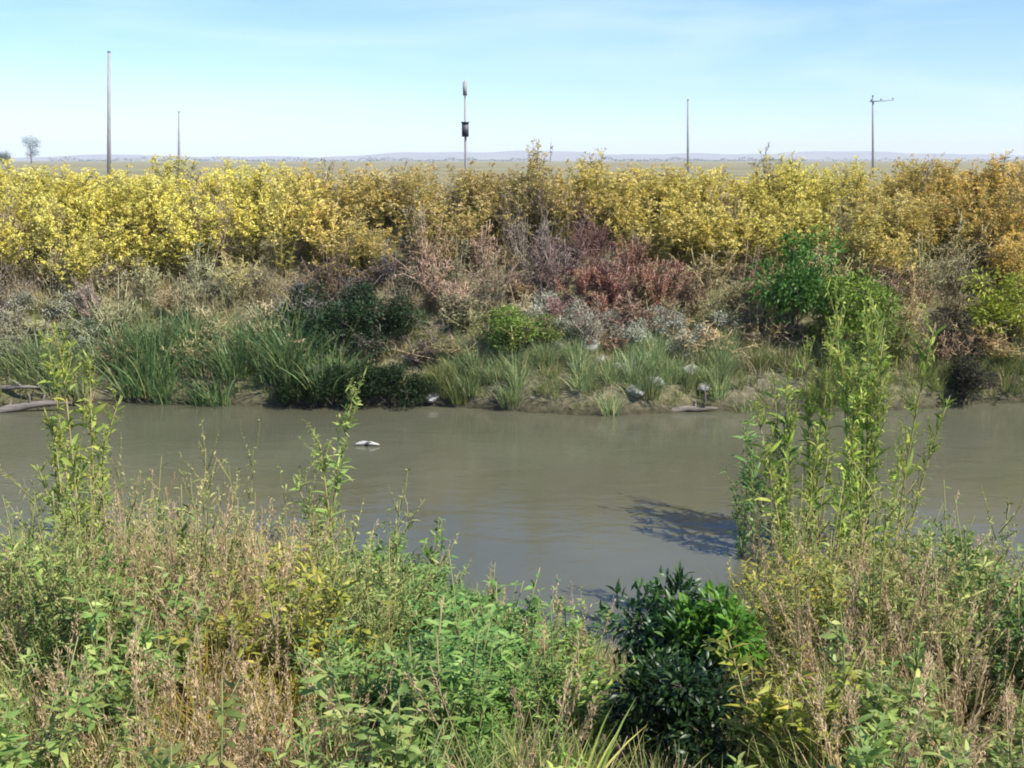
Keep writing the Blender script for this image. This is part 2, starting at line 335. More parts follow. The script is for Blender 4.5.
def pat_dock(H):
    st, fl = MB(), MB()
    for k in range(9):
        a, tilt = rng.uniform(0, 6.28), abs(rng.normal(0, .25)); d = np.array((math.cos(a) * math.sin(tilt), math.sin(a) * math.sin(tilt), math.cos(tilt)))
        h = H * rng.uniform(.65, 1.0); C = curve(np.zeros(3), d, h, rng.normal(0, .08, 3)); tube(st, C, np.linspace(.006, .003, 5), 4, rng.uniform())
        n = 170; s = rng.uniform(.35, 1, n); P = np.stack([np.interp(s, np.linspace(0, 1, 5), C[:, i]) for i in range(3)], 1)
        leaves(fl, P + rng.normal(0, .02, (n, 3)), rdir(n), rng.uniform(.012, .028, n), rng.uniform(.012, .022, n))
    return {'stem': st.mesh('stem', M['drystem']), 'seed_sprays': fl.mesh('seed_sprays', M['rust'])}
def pat_reed(H, mat='reed', n=80, spread=.16, w=.014):
    mb = MB(); a = rng.uniform(0, 6.28, n); rr = rng.uniform(0, spread, n); tl = np.abs(rng.normal(0, .28, n)) + rr * .6
    P = np.stack([np.cos(a) * rr, np.sin(a) * rr, np.zeros(n) - .02], 1); D = np.stack([np.cos(a) * np.sin(tl), np.sin(a) * np.sin(tl), np.cos(tl)], 1)
    blades(mb, P, D, H * rng.uniform(.5, 1.05, n), rng.uniform(.7, 1.3, n) * w, rng.uniform(.05, .45, n), 5)
    return {'foliage': mb.mesh('foliage', M[mat])}
def pat_shrub(Rx, H, n, ll, mat, stems=12, big=False, wr=.42, lobes=9, stem_mat='bark'):
    st, lf = MB(), MB()
    cs = []
    for k in range(lobes):
        a = rng.uniform(0, 6.28); rr = Rx * math.sqrt(rng.uniform(0, 1)) * .72
        cs.append((math.cos(a) * rr, math.sin(a) * rr, H * rng.uniform(.28, .80)))
    cs.append((0, 0, H * .78)); cs = np.array(cs)
    for c in cs:
        for q in range(max(1, stems // lobes)):
            e = c + rng.normal(0, .12, 3) * Rx; p0 = np.array((rng.normal(0, .05), rng.normal(0, .05), -.03))
            C = curve(p0, e - p0, 1, rng.normal(0, .05, 3), 5); tube(st, C, np.linspace(.011, .003, 5) * max(.5, H), 4, rng.uniform())
            m = n // (len(cs) * max(1, stems // lobes)); rad = Rx * rng.uniform(.30, .50)
            v = rdir(m); rr = rad * rng.uniform(.15, 1.0, m)[:, None] ** .6; P = c + v * rr * [1, 1, .8]; P[:, 2] = np.maximum(P[:, 2], .02)
            for z in range(5):
                tgt = P[rng.integers(m)]; tube(st, curve(c, tgt - c, 1, (0, 0, 0), 3), np.linspace(.004, .0015, 3) * max(.6, H), 3, rng.uniform())
            leaves(lf, P, v + .8 * rdir(m) + [0, 0, .15], rng.uniform(.6, 1.3, m) * ll, rng.uniform(.8, 1.2, m) * ll * wr, np.clip(rng.uniform(0, .3) + rng.uniform(0, .75, m), 0, 1), big)
    return {'stem': st.mesh('stem', M[stem_mat]), 'foliage': lf.mesh('foliage', M[mat])}
def pat_weed(H, mat='weed', ll=.075, nst=5, lean=.24, wr=.26):
    """foreground broad-leaved weed with several leafy stems"""
    st, lf = MB(), MB()
    for k in range(nst):
        a, tilt = rng.uniform(0, 6.28), abs(rng.normal(0, lean)); d = np.array((math.cos(a) * math.sin(tilt), math.sin(a) * math.sin(tilt), math.cos(tilt)))
        h = H * rng.uniform(.55, 1.0); C = curve(np.array((math.cos(a), math.sin(a), -.2)) * .05, d, h, rng.normal(0, .08, 3), 6); tube(st, C, np.linspace(.0045, .0018, 6), 4, rng.uniform())
        def put(n, C, k, sc):
            s = np.sort(rng.uniform(.12, 1, n)); P = np.stack([np.interp(s, np.linspace(0, 1, k), C[:, i]) for i in range(3)], 1)
            ph = np.arange(n) * 2.4 + rng.uniform(0, 6); D = np.stack([np.cos(ph), np.sin(ph), rng.uniform(.1, .9, n)], 1) + .2 * rng.normal(size=(n, 3))
            leaves(lf, P, D, sc * ll * (1.2 - .65 * s) * rng.uniform(.7, 1.25, n), sc * ll * wr * rng.uniform(.7, 1.2, n) * (1.15 - .5 * s), None, True, rng.uniform(.1, .45))
        put(24, C, 6, 1)
        for b in range(4):
            s0 = rng.uniform(.35, .9); q = np.array([np.interp(s0, np.linspace(0, 1, 6), C[:, i]) for i in range(3)]); a2 = rng.uniform(0, 6.28)
            Cb = curve(q, nrm(np.array((math.cos(a2), math.sin(a2), rng.uniform(.6, 1.6)))), H * rng.uniform(.12, .25), rng.normal(0, .06, 3), 3); tube(st, Cb, np.linspace(.003, .0012, 3), 3, rng.uniform())
            put(9, Cb, 3, .7)
    return {'stem': st.mesh('stem', M['stem']), 'foliage': lf.mesh('foliage', M[mat])}
def pat_straw(H, n=55):
    bl, sd = MB(), MB(); a = rng.uniform(0, 6.28, n); rr = rng.uniform(0, .12, n); tl = np.abs(rng.normal(0, .30, n)) + .05
    P = np.stack([np.cos(a) * rr, np.sin(a) * rr, np.zeros(n) - .02], 1); D = np.stack([np.cos(a) * np.sin(tl), np.sin(a) * np.sin(tl), np.cos(tl)], 1)
    blades(bl, P, D, H * rng.uniform(.4, .9, n), rng.uniform(.003, .007, n), rng.uniform(.1, .6, n), 5)
    for k in range(14):
        i = rng.integers(n); C = curve(P[i], D[i], H * rng.uniform(.75, 1.05), rng.normal(0, .10, 3), 6); tube(bl, C, np.linspace(.002, .001, 6), 3, rng.uniform())
        m = 46; s = rng.uniform(.72, 1.0, m); Q = np.stack([np.interp(s, np.linspace(0, 1, 6), C[:, j]) for j in range(3)], 1)
        dirr = nrm(C[-1] - C[-2]); leaves(sd, Q + rng.normal(0, .006, (m, 3)), dirr + .55 * rdir(m), rng.uniform(.010, .022, m), rng.uniform(.002, .005, m))
    return {'foliage': bl.mesh('foliage', M['straw']), 'seed_sprays': sd.mesh('seed_sprays', M['plume'])}
def pat_tall(H, ll=.15, up=.9, mat='weed', wr=.12):
    """tall single-stalked weed with long narrow leaves and a loose seed top"""
    st, lf, sd = MB(), MB(), MB()
    C = curve(np.array((0, 0, -.05)), nrm(np.array((rng.normal(0, .07), rng.normal(0, .07), 1))), H, (rng.normal(0, .10), rng.normal(0, .10), 0), 9)
    tube(st, C, np.linspace(.008, .003, 9), 6, rng.uniform())
    n = 60; s = np.sort(rng.uniform(.10, .97, n)); P = np.stack([np.interp(s, np.linspace(0, 1, 9), C[:, i]) for i in range(3)], 1); ph = np.arange(n) * 2.4
    D = np.stack([np.cos(ph), np.sin(ph), np.full(n, up)], 1) + .2 * rng.normal(size=(n, 3))
    leaves(lf, P, D, ll * (1.15 - .6 * s) * rng.uniform(.7, 1.2, n), ll * wr * rng.uniform(.8, 1.2, n), None, True, rng.uniform(.1, .7))
    for b in range(13):
        s0 = rng.uniform(.55, .99); q = np.array([np.interp(s0, np.linspace(0, 1, 9), C[:, i]) for i in range(3)]); a2 = rng.uniform(0, 6.28)
        Cb = curve(q, nrm(np.array((math.cos(a2), math.sin(a2), rng.uniform(1.2, 2.8)))), H * rng.uniform(.07, .16), (0, 0, 0), 3); tube(st, Cb, np.linspace(.003, .001, 3), 3, rng.uniform())
        m = 9; leaves(lf, q + (Cb[-1] - q) * rng.uniform(.1, 1, (m, 1)), rdir(m) + [0, 0, .6], rng.uniform(.025, .06, m), rng.uniform(.005, .012, m), None, True)
        m = 26; leaves(sd, q + (Cb[-1] - q) * rng.uniform(.4, 1.05, (m, 1)) + rng.normal(0, .006, (m, 3)), rdir(m) + [0, 0, .6], rng.uniform(.006, .013, m), rng.uniform(.004, .008, m))
    return {'stem': st.mesh('stem', M['stem']), 'foliage': lf.mesh('foliage', M[mat]), 'seed_sprays': sd.mesh('seed_sprays', M['grass'])}

def pat_spindle(H):
    st, lf = MB(), MB()
    for k in range(4):
        a, tilt = rng.uniform(0, 6.28), abs(rng.normal(0, .2)); d = np.array((math.cos(a) * math.sin(tilt), math.sin(a) * math.sin(tilt), math.cos(tilt)))
        C = curve(np.array((math.cos(a), math.sin(a), -.3)) * .04, d, H * rng.uniform(.6, 1), rng.normal(0, .07, 3), 6); tube(st, C, np.linspace(.004, .0015, 6), 4, rng.uniform())
        def on(s, C, k): return np.stack([np.interp(s, np.linspace(0, 1, k), C[:, i]) for i in range(3)], 1)
        n = 20; s_ = rng.uniform(.1, 1, n); leaves(lf, on(s_, C, 6), rdir(n) * [1, 1, .4] + [0, 0, .6], rng.uniform(.03, .08, n), rng.uniform(.006, .014, n), None, True, .4)
        for b in range(6):
            s0 = rng.uniform(.4, .95, 1); q = on(s0, C, 6)[0]; a2 = rng.uniform(0, 6.28); Cb = curve(q, nrm(np.array((math.cos(a2), math.sin(a2), rng.uniform(.8, 2.2)))), H * rng.uniform(.1, .24), rng.normal(0, .1, 3), 3)
            tube(st, Cb, np.linspace(.0025, .001, 3), 3, rng.uniform())
            m = 12; leaves(lf, on(rng.uniform(.2, 1.02, m), Cb, 3), rdir(m) + [0, 0, .5], rng.uniform(.01, .03, m), rng.uniform(.005, .012, m), np.clip(rng.normal(.75, .2, m), 0, 1))
    return {'stem': st.mesh('stem', M['stem']), 'foliage': lf.mesh('foliage', M['grass'])}
def plant(name, pat, loc, sc, label, cat, group=None, tint=(1, 1, 1), tints=None, lean=(0, 0)):
    t = thing(name, label, cat, loc, rng.uniform(0, 6.28), group); t.scale = (sc[0], sc[0], sc[1]) if isinstance(sc, tuple) else (sc, sc, sc)
    t.rotation_euler[0], t.rotation_euler[1] = lean
    for pn, me in pat.items():
        o = link(bpy.data.objects.new(pn, me), t); o.color = (*((tints or {}).get(pn, tint)), 1)
    return t
def stuff(name, pts, pats, part, mat, label, scale=(.7, 1.2)):
    """many copies of one pattern's mesh written into ONE ground-cover object"""
    V, T, Rr, n = [], [], [], 0
    src = []
    for p in pats:
        me = p[part]; v = np.empty(len(me.vertices) * 3, np.float32); me.vertices.foreach_get('co', v)
        t = np.empty(len(me.loops), np.int32); me.loops.foreach_get('vertex_index', t); r = np.empty(len(me.vertices), np.float32); me.attributes['rnd'].data.foreach_get('value', r)
        src.append((v.reshape(-1, 3), t.reshape(-1, 3), r))
    for (x, y, z) in pts:
        v, t, r = src[rng.integers(len(src))]; a = rng.uniform(0, 6.28); s = rng.uniform(*scale); c, sn = math.cos(a) * s, math.sin(a) * s
        V.append(v @ np.array(((c, sn, 0), (-sn, c, 0), (0, 0, s))) + (x, y, z)); T.append(t + n); Rr.append(np.clip(r * .7 + rng.uniform(0, .3), 0, 1)); n += len(v)
    o = link(bpy.data.objects.new(name, mesh_from(name, np.concatenate(V), np.concatenate(T), np.concatenate(Rr), mat)))
    return tag(o, label, kind='stuff')

P_gold = [pat_gold(h) for h in (1.0, 1.1, .95, 1.15, 1.05, .9)]
P_dry = [pat_dry(h) for h in (.75, .9, .65, .8, .7)]
P_dock = [pat_dock(h) for h in (.7, .8)]
P_reed = [pat_reed(h) for h in (.75, .9, .6)]
P_sedge = [pat_reed(h, 'reed', 120, .12, .007) for h in (.42, .36, .5)]
P_bush = [pat_shrub(.42, .75, 2600, .045, 'shrub') for _ in range(3)]
P_sage = [pat_shrub(.26, .38, 900, .035, 'sage', stem_mat='drystem', lobes=6) for _ in range(3)]
P_weed = [pat_weed(h, ll=l, nst=n, wr=wr) for h, l, n, wr in ((.55, .075, 6, .28), (.62, .09, 5, .22), (.5, .06, 7, .34), (.7, .085, 5, .25), (.45, .07, 6, .36), (.6, .055, 8, .2))]
P_straw = [pat_straw(h) for h in (.55, .65, .5, .6)]
P_clump = [pat_reed(h, 'grass', 90, .11, .008) for h in (.45, .55, .38, .6)]
P_tall = [pat_tall(h, l, u, 'weed', w_) for h, l, u, w_ in ((1.25, .17, .8, .14), (1.35, .13, 1.2, .16), (1.2, .19, .5, .12), (1.4, .15, .9, .13), (1.25, .11, .7, .2), (1.35, .2, 1.3, .10), (1.2, .14, .6, .17), (1.4, .16, 1.0, .12))]

# ------------------------------------------------------------------ far bank
def xpx(px, y): return (px - 512) / F_PX * y * 1.0 / 1.0
def mixc(px, pts):
    xs_ = [p[0] for p in pts]; return tuple(float(np.interp(px, xs_, [p[1][k] for p in pts])) for k in range(3))
gold_tint = [(-200, (1.10, 1.14, .95)), (250, (1.10, 1.16, 1.0)), (330, (.98, .92, 1.1)), (440, (.84, .78, 1.05)), (520, (.68, .62, .95)), (590, (.92, .86, .95)), (720, (1.02, 1.02, .95)), (820, (1.0, 1.06, .95)), (880, (.84, .80, .9)), (960, (.90, .76, .8)), (1200, (.9, .75, .7))]
top_f = [(-300, 150), (0, 156), (60, 156), (100, 164), (160, 166), (200, 154), (270, 154), (290, 170), (350, 174), (420, 172), (470, 166), (560, 168), (600, 160), (680, 156), (760, 152), (850, 158), (930, 150), (1024, 146), (1300, 146)]
def gold_label(px):
    if px < 290: return 'bright yellow flowering weed in the brightest far stand, under the tallest pole'
    if px < 450: return 'golden tan flowering weed between the brightest yellow stand and the marker post'
    if px < 600: return 'dull olive tan weed with faded yellow heads, at the foot of the marker post'
    if px < 880: return 'golden yellow flowering weed in the far stand above the purple and rust weeds'
    return 'olive brown weed with dull gold heads, on the crest above the bright yellow green shrub'
n_gold = 0
spots = []
for row, y0 in enumerate(np.arange(15.2, 19.4, .62)):
    step = .60
    for x in np.arange(-11, 11, step):
        X, Y = x + rng.uniform(-.25, .25) + (row % 2) * .29, y0 + rng.uniform(-.25, .25); px, py = to_px(X, Y, gz(X, Y))
        if px < -110 or px > 1135: continue
        low = np.interp(px, [0, 130, 300, 450, 530, 640, 700, 850, 930, 1024], [15.5, 15.3, 15.6, 16.3, 16.8, 15.9, 15.3, 15.5, 15.6, 14.7])
        if Y < low + rng.uniform(-.3, .3): continue
        spots.append((X, Y, px))
rng.shuffle(spots)
for X, Y, px in spots[:290]:
    z = float(gz(X, Y)); tz = EYE - math.hypot(X, Y) * math.tan(PITCH + math.atan((np.interp(px, *zip(*top_f)) - 384) / F_PX))
    hmax = max(.4, tz - z + rng.normal(.02, .17)); h = min(rng.uniform(.9, 1.45), hmax)
    g = gold_tint; t = np.array(mixc(px, g)) * rng.uniform(.82, 1.1)
    plant('flowering_weed', P_gold[rng.integers(6)], (X, Y, z), (rng.uniform(1.0, 1.55), h), gold_label(px), 'weed', 'yellow flowering weeds along the far bank', tuple(t),
          {'foliage': tuple(np.array((.95, 1, .9)) * rng.uniform(.7, 1.15)), 'stem': (1, 1, 1)}, tuple(rng.normal(0, .11, 2)))

def dry_label(px):
    if px < 130: return 'grey withered weed on the far bank below the brightest yellow stand'
    if px < 280: return 'brown withered weed on the far bank above the blue green reeds'
    if px < 450: return 'grey and maroon withered weed, tinted with shade, above the dark undercut of the far bank'
    if px < 560: return 'pale tan withered weed on the open slope below the marker post'
    if px < 730: return 'purple brown withered weed on the far slope above the pale stones'
    if px < 880: return 'brown withered weed on the far slope around the tall green shrub'
    return 'dusty brown withered weed on the far slope beside the dark bank hollow'
dry_tint = [(-200, (1.05, 1.05, .92)), (60, (1.0, 1.0, .9)), (170, (.98, .98, .75)), (260, (.92, .88, .74)), (300, (.46, .47, .56)), (350, (.40, .42, .54)), (395, (.52, .44, .48)), (440, (.95, .88, .76)), (510, (1.3, 1.22, .95)), (540, (1.05, .86, .95)), (595, (.80, .55, .72)), (630, (.62, .42, .42)), (660, (.8, .66, .56)), (690, (1.0, .98, .72)), (780, (.9, .95, .72)), (900, (1.0, .92, .76)), (1024, (.98, .9, .66)), (1200, (.98, .9, .66))]  # dim tints left of the marker post paint the pocket's shade into weeds
spots = []
for row, y0 in enumerate(np.arange(13.95, 17.3, .46)):
    for x in np.arange(-10, 10, .52):
        X, Y = x + rng.uniform(-.2, .2) + (row % 2) * .26, y0 + rng.uniform(-.2, .2); px, py = to_px(X, Y, gz(X, Y))
        if px < -110 or px > 1135: continue
        top = np.interp(px, [0, 130, 300, 450, 530, 640, 700, 850, 930, 1024], [15.6, 15.4, 15.7, 16.5, 17.0, 16.0, 15.4, 15.6, 15.9, 15.0])
        if Y > top + rng.uniform(-.2, .3): continue
        spots.append((X, Y, px))
for X, Y, px in spots[:290]:
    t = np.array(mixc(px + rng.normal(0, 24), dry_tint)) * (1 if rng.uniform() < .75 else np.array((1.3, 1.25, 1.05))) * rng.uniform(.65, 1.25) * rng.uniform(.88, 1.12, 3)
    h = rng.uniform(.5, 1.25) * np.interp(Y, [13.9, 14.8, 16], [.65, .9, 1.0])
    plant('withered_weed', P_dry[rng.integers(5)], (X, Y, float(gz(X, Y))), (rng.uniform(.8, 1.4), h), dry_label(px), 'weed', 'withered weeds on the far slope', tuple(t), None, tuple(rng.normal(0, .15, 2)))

def shore(x, lift=0.0):
    Y = np.linspace(12.4, 15.5, 400); return float(Y[np.argmax(gz(np.full(400, x), Y) > lift)])
for k in range(26):
    px = rng.uniform(-60, 1090); Y = rng.uniform(15.6, 18.4); X = (px - 512) / F_PX * Y * 1.03
    plant('withered_weed', P_dry[rng.integers(5)], (X, Y, float(gz(X, Y))), (.7, rng.uniform(1.2, 1.75)), 'tall bare dead weed standing among the yellow flowering weeds', 'weed', 'dead weeds among the yellow weeds', tuple(np.array((1.1, 1.0, .85)) * rng.uniform(.7, 1.15)), None, tuple(rng.normal(0, .14, 2)))
# reeds at the far water's edge
for k in range(34):
    px = rng.uniform(100, 335); X = (px - 512) / F_PX * 13.6; Y = shore(X) + rng.uniform(-.06, .75)
    plant('reed_clump', P_reed[rng.integers(3)], (X, Y, float(gz(X, Y))), (1.1, rng.uniform(.75, 1.15)), 'blue green reed clump at the far water line below the brown withered weeds', 'reeds', 'blue green reeds at the far water line',
          tuple(np.array((1.0, 1.08, 1.0)) * rng.uniform(.75, 1.2)))
for k in range(14):
    px = rng.uniform(-60, 100); X = (px - 512) / F_PX * 13.6; Y = shore(X) + rng.uniform(-.05, .5)
    plant('reed_clump', P_reed[rng.integers(3)], (X, Y, float(gz(X, Y))), (1.0, rng.uniform(.55, .85)), 'pale dusty reed clump at the far water line, above the rippled water', 'reeds', 'pale reeds at the far water line',
          tuple(np.array((1.5, 1.35, 1.5)) * rng.uniform(.8, 1.1)))
for k in range(60):
    px = rng.uniform(440, 750); X = (px - 512) / F_PX * 13.6; Y = shore(X) + rng.uniform(-.05, .15) + abs(rng.normal(0, .45))
    plant('sedge_tuft', P_sedge[rng.integers(3)], (X, Y, float(gz(X, Y))), (1.0, rng.uniform(.6, 1.15)), 'short green sedge tuft at the far water line by the pale stones', 'sedge', 'sedge tufts under the pale stones',
          tuple(np.array((1.9, 1.7, 1.9)) * rng.uniform(.7, 1.2)))
for k in range(40):
    px = rng.uniform(740, 1120) if k > 6 else rng.uniform(430, 470); X = (px - 512) / F_PX * 13.6; Y = shore(X) + rng.uniform(-.05, .1) + abs(rng.normal(0, .3))
    plant('sedge_tuft', P_sedge[rng.integers(3)], (X, Y, float(gz(X, Y))), (1.0, rng.uniform(.6, 1.1)), 'short olive sedge tuft below the dark bank hollow' if k > 6 else 'short olive sedge tuft between the dark undercut and the light green bush', 'sedge', 'olive sedge tufts at the far water line',
          tuple(np.array((1.3, 1.1, .9)) * rng.uniform(.8, 1.2)))

def shrub_at(pat, px, py, Y, sc, label, tint, cat='shrub', group=None, name='leafy_shrub'):
    X = (px - 512) / F_PX * Y * 1.03
    return plant(name, pat, (X, Y, float(gz(X, Y))), sc, label, cat, group, tint)
shrub_at(P_bush[0], 505, 0, 13.75, (1.25, .95), 'light green leafy bush at the far water line in the middle of the channel', (1.45, 1.35, 1.2))
shrub_at(P_bush[1], 545, 0, 13.85, (.8, .62), 'small olive green bush behind the light green leafy bush', (1.1, 1.0, .9))
shrub_at(P_bush[2], 350, 0, 13.9, (1.4, 1.15), 'blue green bush with shade in its leaf tint, hanging over the dark undercut', (.22, .31, .45))  # leaf tint darkened to paint in the undercut's deep shadow
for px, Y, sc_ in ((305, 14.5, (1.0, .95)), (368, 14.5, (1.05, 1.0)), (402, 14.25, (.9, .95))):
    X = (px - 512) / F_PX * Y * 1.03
    plant('leafy_shrub', P_bush[rng.integers(3)], (X, Y, float(gz(X, Y))), sc_, 'shrub tinted blue black for shade, on the slope just above the dark undercut', 'shrub', 'shade tinted shrubs above the dark undercut', (.24, .29, .42))  # near black tint paints shade into the leaves, to deepen the pocket
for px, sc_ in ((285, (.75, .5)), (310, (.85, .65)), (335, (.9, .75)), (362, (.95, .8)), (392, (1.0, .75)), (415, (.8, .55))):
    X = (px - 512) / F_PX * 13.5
    plant('leafy_shrub', P_bush[rng.integers(3)], (X, shore(X, .02), .0), sc_, 'low bush tinted blackish green for shade, crowding the dark undercut at the far water line', 'shrub', 'shade tinted bushes in the dark undercut', (.17, .23, .26))  # added bushes whose blackish tint paints the shadow under the bank lip
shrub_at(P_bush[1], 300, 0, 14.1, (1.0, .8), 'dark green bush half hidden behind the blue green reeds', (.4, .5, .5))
shrub_at(P_bush[1], 952, 0, 13.9, (.9, 1.0), 'purplish brown twiggy bush, tinted dark for shade, filling the dark bank hollow', (.42, .22, .6))  # dark tint puts the hollow's shade into the leaf colour
X = (968 - 512) / F_PX * 13.5
plant('leafy_shrub', P_bush[0], (X, shore(X, .02), 0), (.95, .85), 'low purple bush, tinted blackish for shade, at the water in the bank hollow', 'shrub', None, (.3, .18, .5))  # blackish tint paints the hollow's shadow down to the water
shrub_at(P_bush[1], 785, 0, 14.2, (1.55, 1.95), 'tall deep green shrub on the far bank behind the tall near stalks', (.8, 1.1, .85))
shrub_at(P_bush[2], 835, 0, 13.7, (1.5, 1.6), 'fresh green shrub on the far bank touching the tall deep green shrub', (1.5, 1.4, .95))
shrub_at(P_bush[0], 872, 0, 13.8, (1.1, 1.3), 'olive shrub on the far bank sloping down to the bank hollow', (1.2, 1.0, 1.0))
shrub_at(P_bush[1], 1005, 0, 14.2, (1.5, 1.5), 'bright yellow green shrub above the bank hollow', (2.5, 1.8, 1.0))
shrub_at(P_bush[2], 1065, 0, 14.6, (1.3, 1.2), 'yellow green shrub half outside the picture behind the bright one', (2.2, 1.7, 1.0))
for px, Y, h in ((580, 14.9, .8), (672, 15.1, .9), (603, 14.5, .7), (612, 14.75, 1.0), (640, 14.9, 1.1), (598, 15.0, .95), (655, 14.65, .85), (625, 15.2, 1.1)):
    X = (px - 512) / F_PX * Y * 1.03
    plant('dock_plant', P_dock[rng.integers(2)], (X, Y, float(gz(X, Y))), (1.2, h), 'rust red seeding dock on the far slope above the pale stones', 'dock', 'rust red docks on the far slope', (1, 1, 1))
for px, Y in ((560, 14.0), (588, 13.9), (640, 13.85), (668, 14.05), (700, 13.9), (610, 14.3), (655, 14.4), (535, 14.2), (575, 14.35), (625, 13.75), (680, 13.75), (715, 14.2), (548, 14.6), (30, 14.9), (70, 14.7), (10, 14.4), (95, 15.0)):
    X = (px - 512) / F_PX * Y * 1.03
    plant('grey_herb', P_sage[rng.integers(3)], (X, Y, float(gz(X, Y))), (1.0, rng.uniform(.8, 1.2)), 'silvery grey herb among the pale stones' if px > 300 else 'silvery grey herb on the slope among grey withered weeds', 'herb', 'silvery herbs on the far slope', (1, 1, 1.03))

# stones, driftwood, scraps
def rock_mesh(name, sx, sy, sz):
    u = np.linspace(0, 2 * np.pi, 33)[:-1]; vv = np.linspace(-.5 * np.pi, .5 * np.pi, 18)
    U, Vv = np.meshgrid(u, vv); D = np.stack([np.cos(Vv) * np.cos(U), np.cos(Vv) * np.sin(U), np.sin(Vv)], -1).reshape(-1, 3)
    cut = np.ones(len(D)) * 1.15
    for k in range(18):
        n = rdir(1)[0]; cut = np.minimum(cut, rng.uniform(.5, .85) / np.maximum(D @ n, .05))
    v = D * cut[:, None] * (sx, sy, sz); k = 32; t = []
    for i in range(17):
        for j in range(k):
            p, q = i * k + j, i * k + (j + 1) % k; t += [[p, q, q + k], [p, q + k, p + k]]
    return mesh_from(name, v, np.array(t), np.zeros(len(v)), M['stone'])
rocks = [rock_mesh('stone', a, b, c) for a, b, c in ((.15, .12, .10), (.12, .10, .08), (.19, .13, .11))]
for px, py, s in ((432, 402, .8), (556, 350, 1.1), (590, 345, 1.3), (620, 372, 1.0), (642, 362, 1.25), (655, 386, .9), (690, 372, 1.0), (602, 362, .7), (632, 392, .8), (672, 352, .9), (576, 368, .7), (704, 392, .75)):
    p = ground_hit(px, py); o = link(bpy.data.objects.new('stone', rocks[rng.integers(3)])); o.location = (p[0], p[1], float(gz(p[0], p[1])) + .025 * s)
    o.scale = (s, s, s); o.rotation_euler = (0, 0, rng.uniform(0, 6))
    tag(o, 'pale angular stone on the far bank under the rust red docks' if px > 500 else 'single pale stone at the water line by the dark undercut', 'stone', 'pale stones on the far bank' if px > 500 else None)
def log(px, py, ln, rad, az, label):
    p = ground_hit(px, py) if py < 404 else at(px, py, 13.0); z = max(.03, float(gz(p[0], p[1])) + rad * .6); mb_ = MB()
    d = np.array((math.cos(az), math.sin(az), .03)); s = np.linspace(-.5, .5, 9)[:, None]
    C = d * ln * s + np.cumsum(rng.normal(0, .012, (9, 3)), 0); tube(mb_, C, rad * np.array((.6, .9, 1, .95, .9, .85, .7, .55, .3)), 7)
    root = thing('driftwood_log', label, 'log', (p[0], p[1], z)); mb_.build('trunk', M['drift'], root, True)
    for k in range(3):
        b_ = MB(); q = C[rng.integers(2, 7)]; tube(b_, curve(q, nrm(np.array((rng.normal(), rng.normal(), 1.2))), ln * rng.uniform(.15, .3), rng.normal(0, .2, 3), 4), np.linspace(rad * .45, rad * .12, 4), 5); b_.build('branch', M['drift'], root)
log(28, 408, 1.0, .05, .05, 'dark driftwood log at the far water line above the rippled water')
log(10, 392, .8, .035, -.15, 'thin dark driftwood branch lying on the bank above the dark log')
log(692, 407, .75, .04, .02, 'brown driftwood log floating by the far bank below the pale stones')
mb = MB(); p = at(370, 443, 11.6)
s = np.linspace(0, 1, 7); tube(mb, np.stack([(s - .5) * .26, .02 * np.sin(s * 5), .012 + .01 * np.sin(s * 3)], 1), .026 * np.array((.35, .8, 1.05, .8, 1.0, .6, .2)), 5)
tube(mb, np.array([[-.02, .01, .02], [.03, -.05, .05], [.06, -.1, .06]]), (.012, .010, .005), 5)
o = mb.build('floating_wood', M['foam'], None, True); o.location = (p[0] , 11.4, .006); tag(o, 'small bleached piece of wood floating alone on the water', 'driftwood')

# ground cover of the far bank
def scatter(n, x0, x1, y0, y1, zmin=.03):
    x, y = rng.uniform(x0, x1, n), rng.uniform(y0, y1, n); z = gz(x, y); k = z > zmin; return np.stack([x[k], y[k], z[k]], 1)
P_fill = [pat_reed(.30, 'straw', 26, .14, .008) for _ in range(4)]
stuff('dry_grass', scatter(3800, -12, 12, 13.3, 22), P_fill, 'foliage', M['straw'], 'dry tan grass covering the far bank between the weeds', (.6, 1.2))
P_bg = [pat_reed(.22, 'grass', 30, .12, .006) for _ in range(4)]
bp = scatter(5200, -11, 11, 12.9, 15.2, .06); bp = bp[rng.uniform(0, 1, len(bp)) < np.interp(bp[:, 2], [.06, .15, .4, 1.1], [.9, 1, .7, .25])]
stuff('bank_grass', bp, P_bg, 'foliage', M['grass'], 'matted short grass hanging over the lip of the far bank', (.5, 1.15))
P_tuss = [pat_reed(.30, 'grass', 18, .25, .02) for _ in range(3)]
n = 2600; yy = 22 * (110 / 22) ** rng.uniform(0, 1, n); xx = rng.uniform(-.62, .62, n) * yy
stuff('field_grass', np.stack([xx, yy, gz(xx, yy)], 1), P_tuss, 'foliage', M['straw'], 'rough olive and tan grass of the flat field behind the far bank', (.6, 1.3))

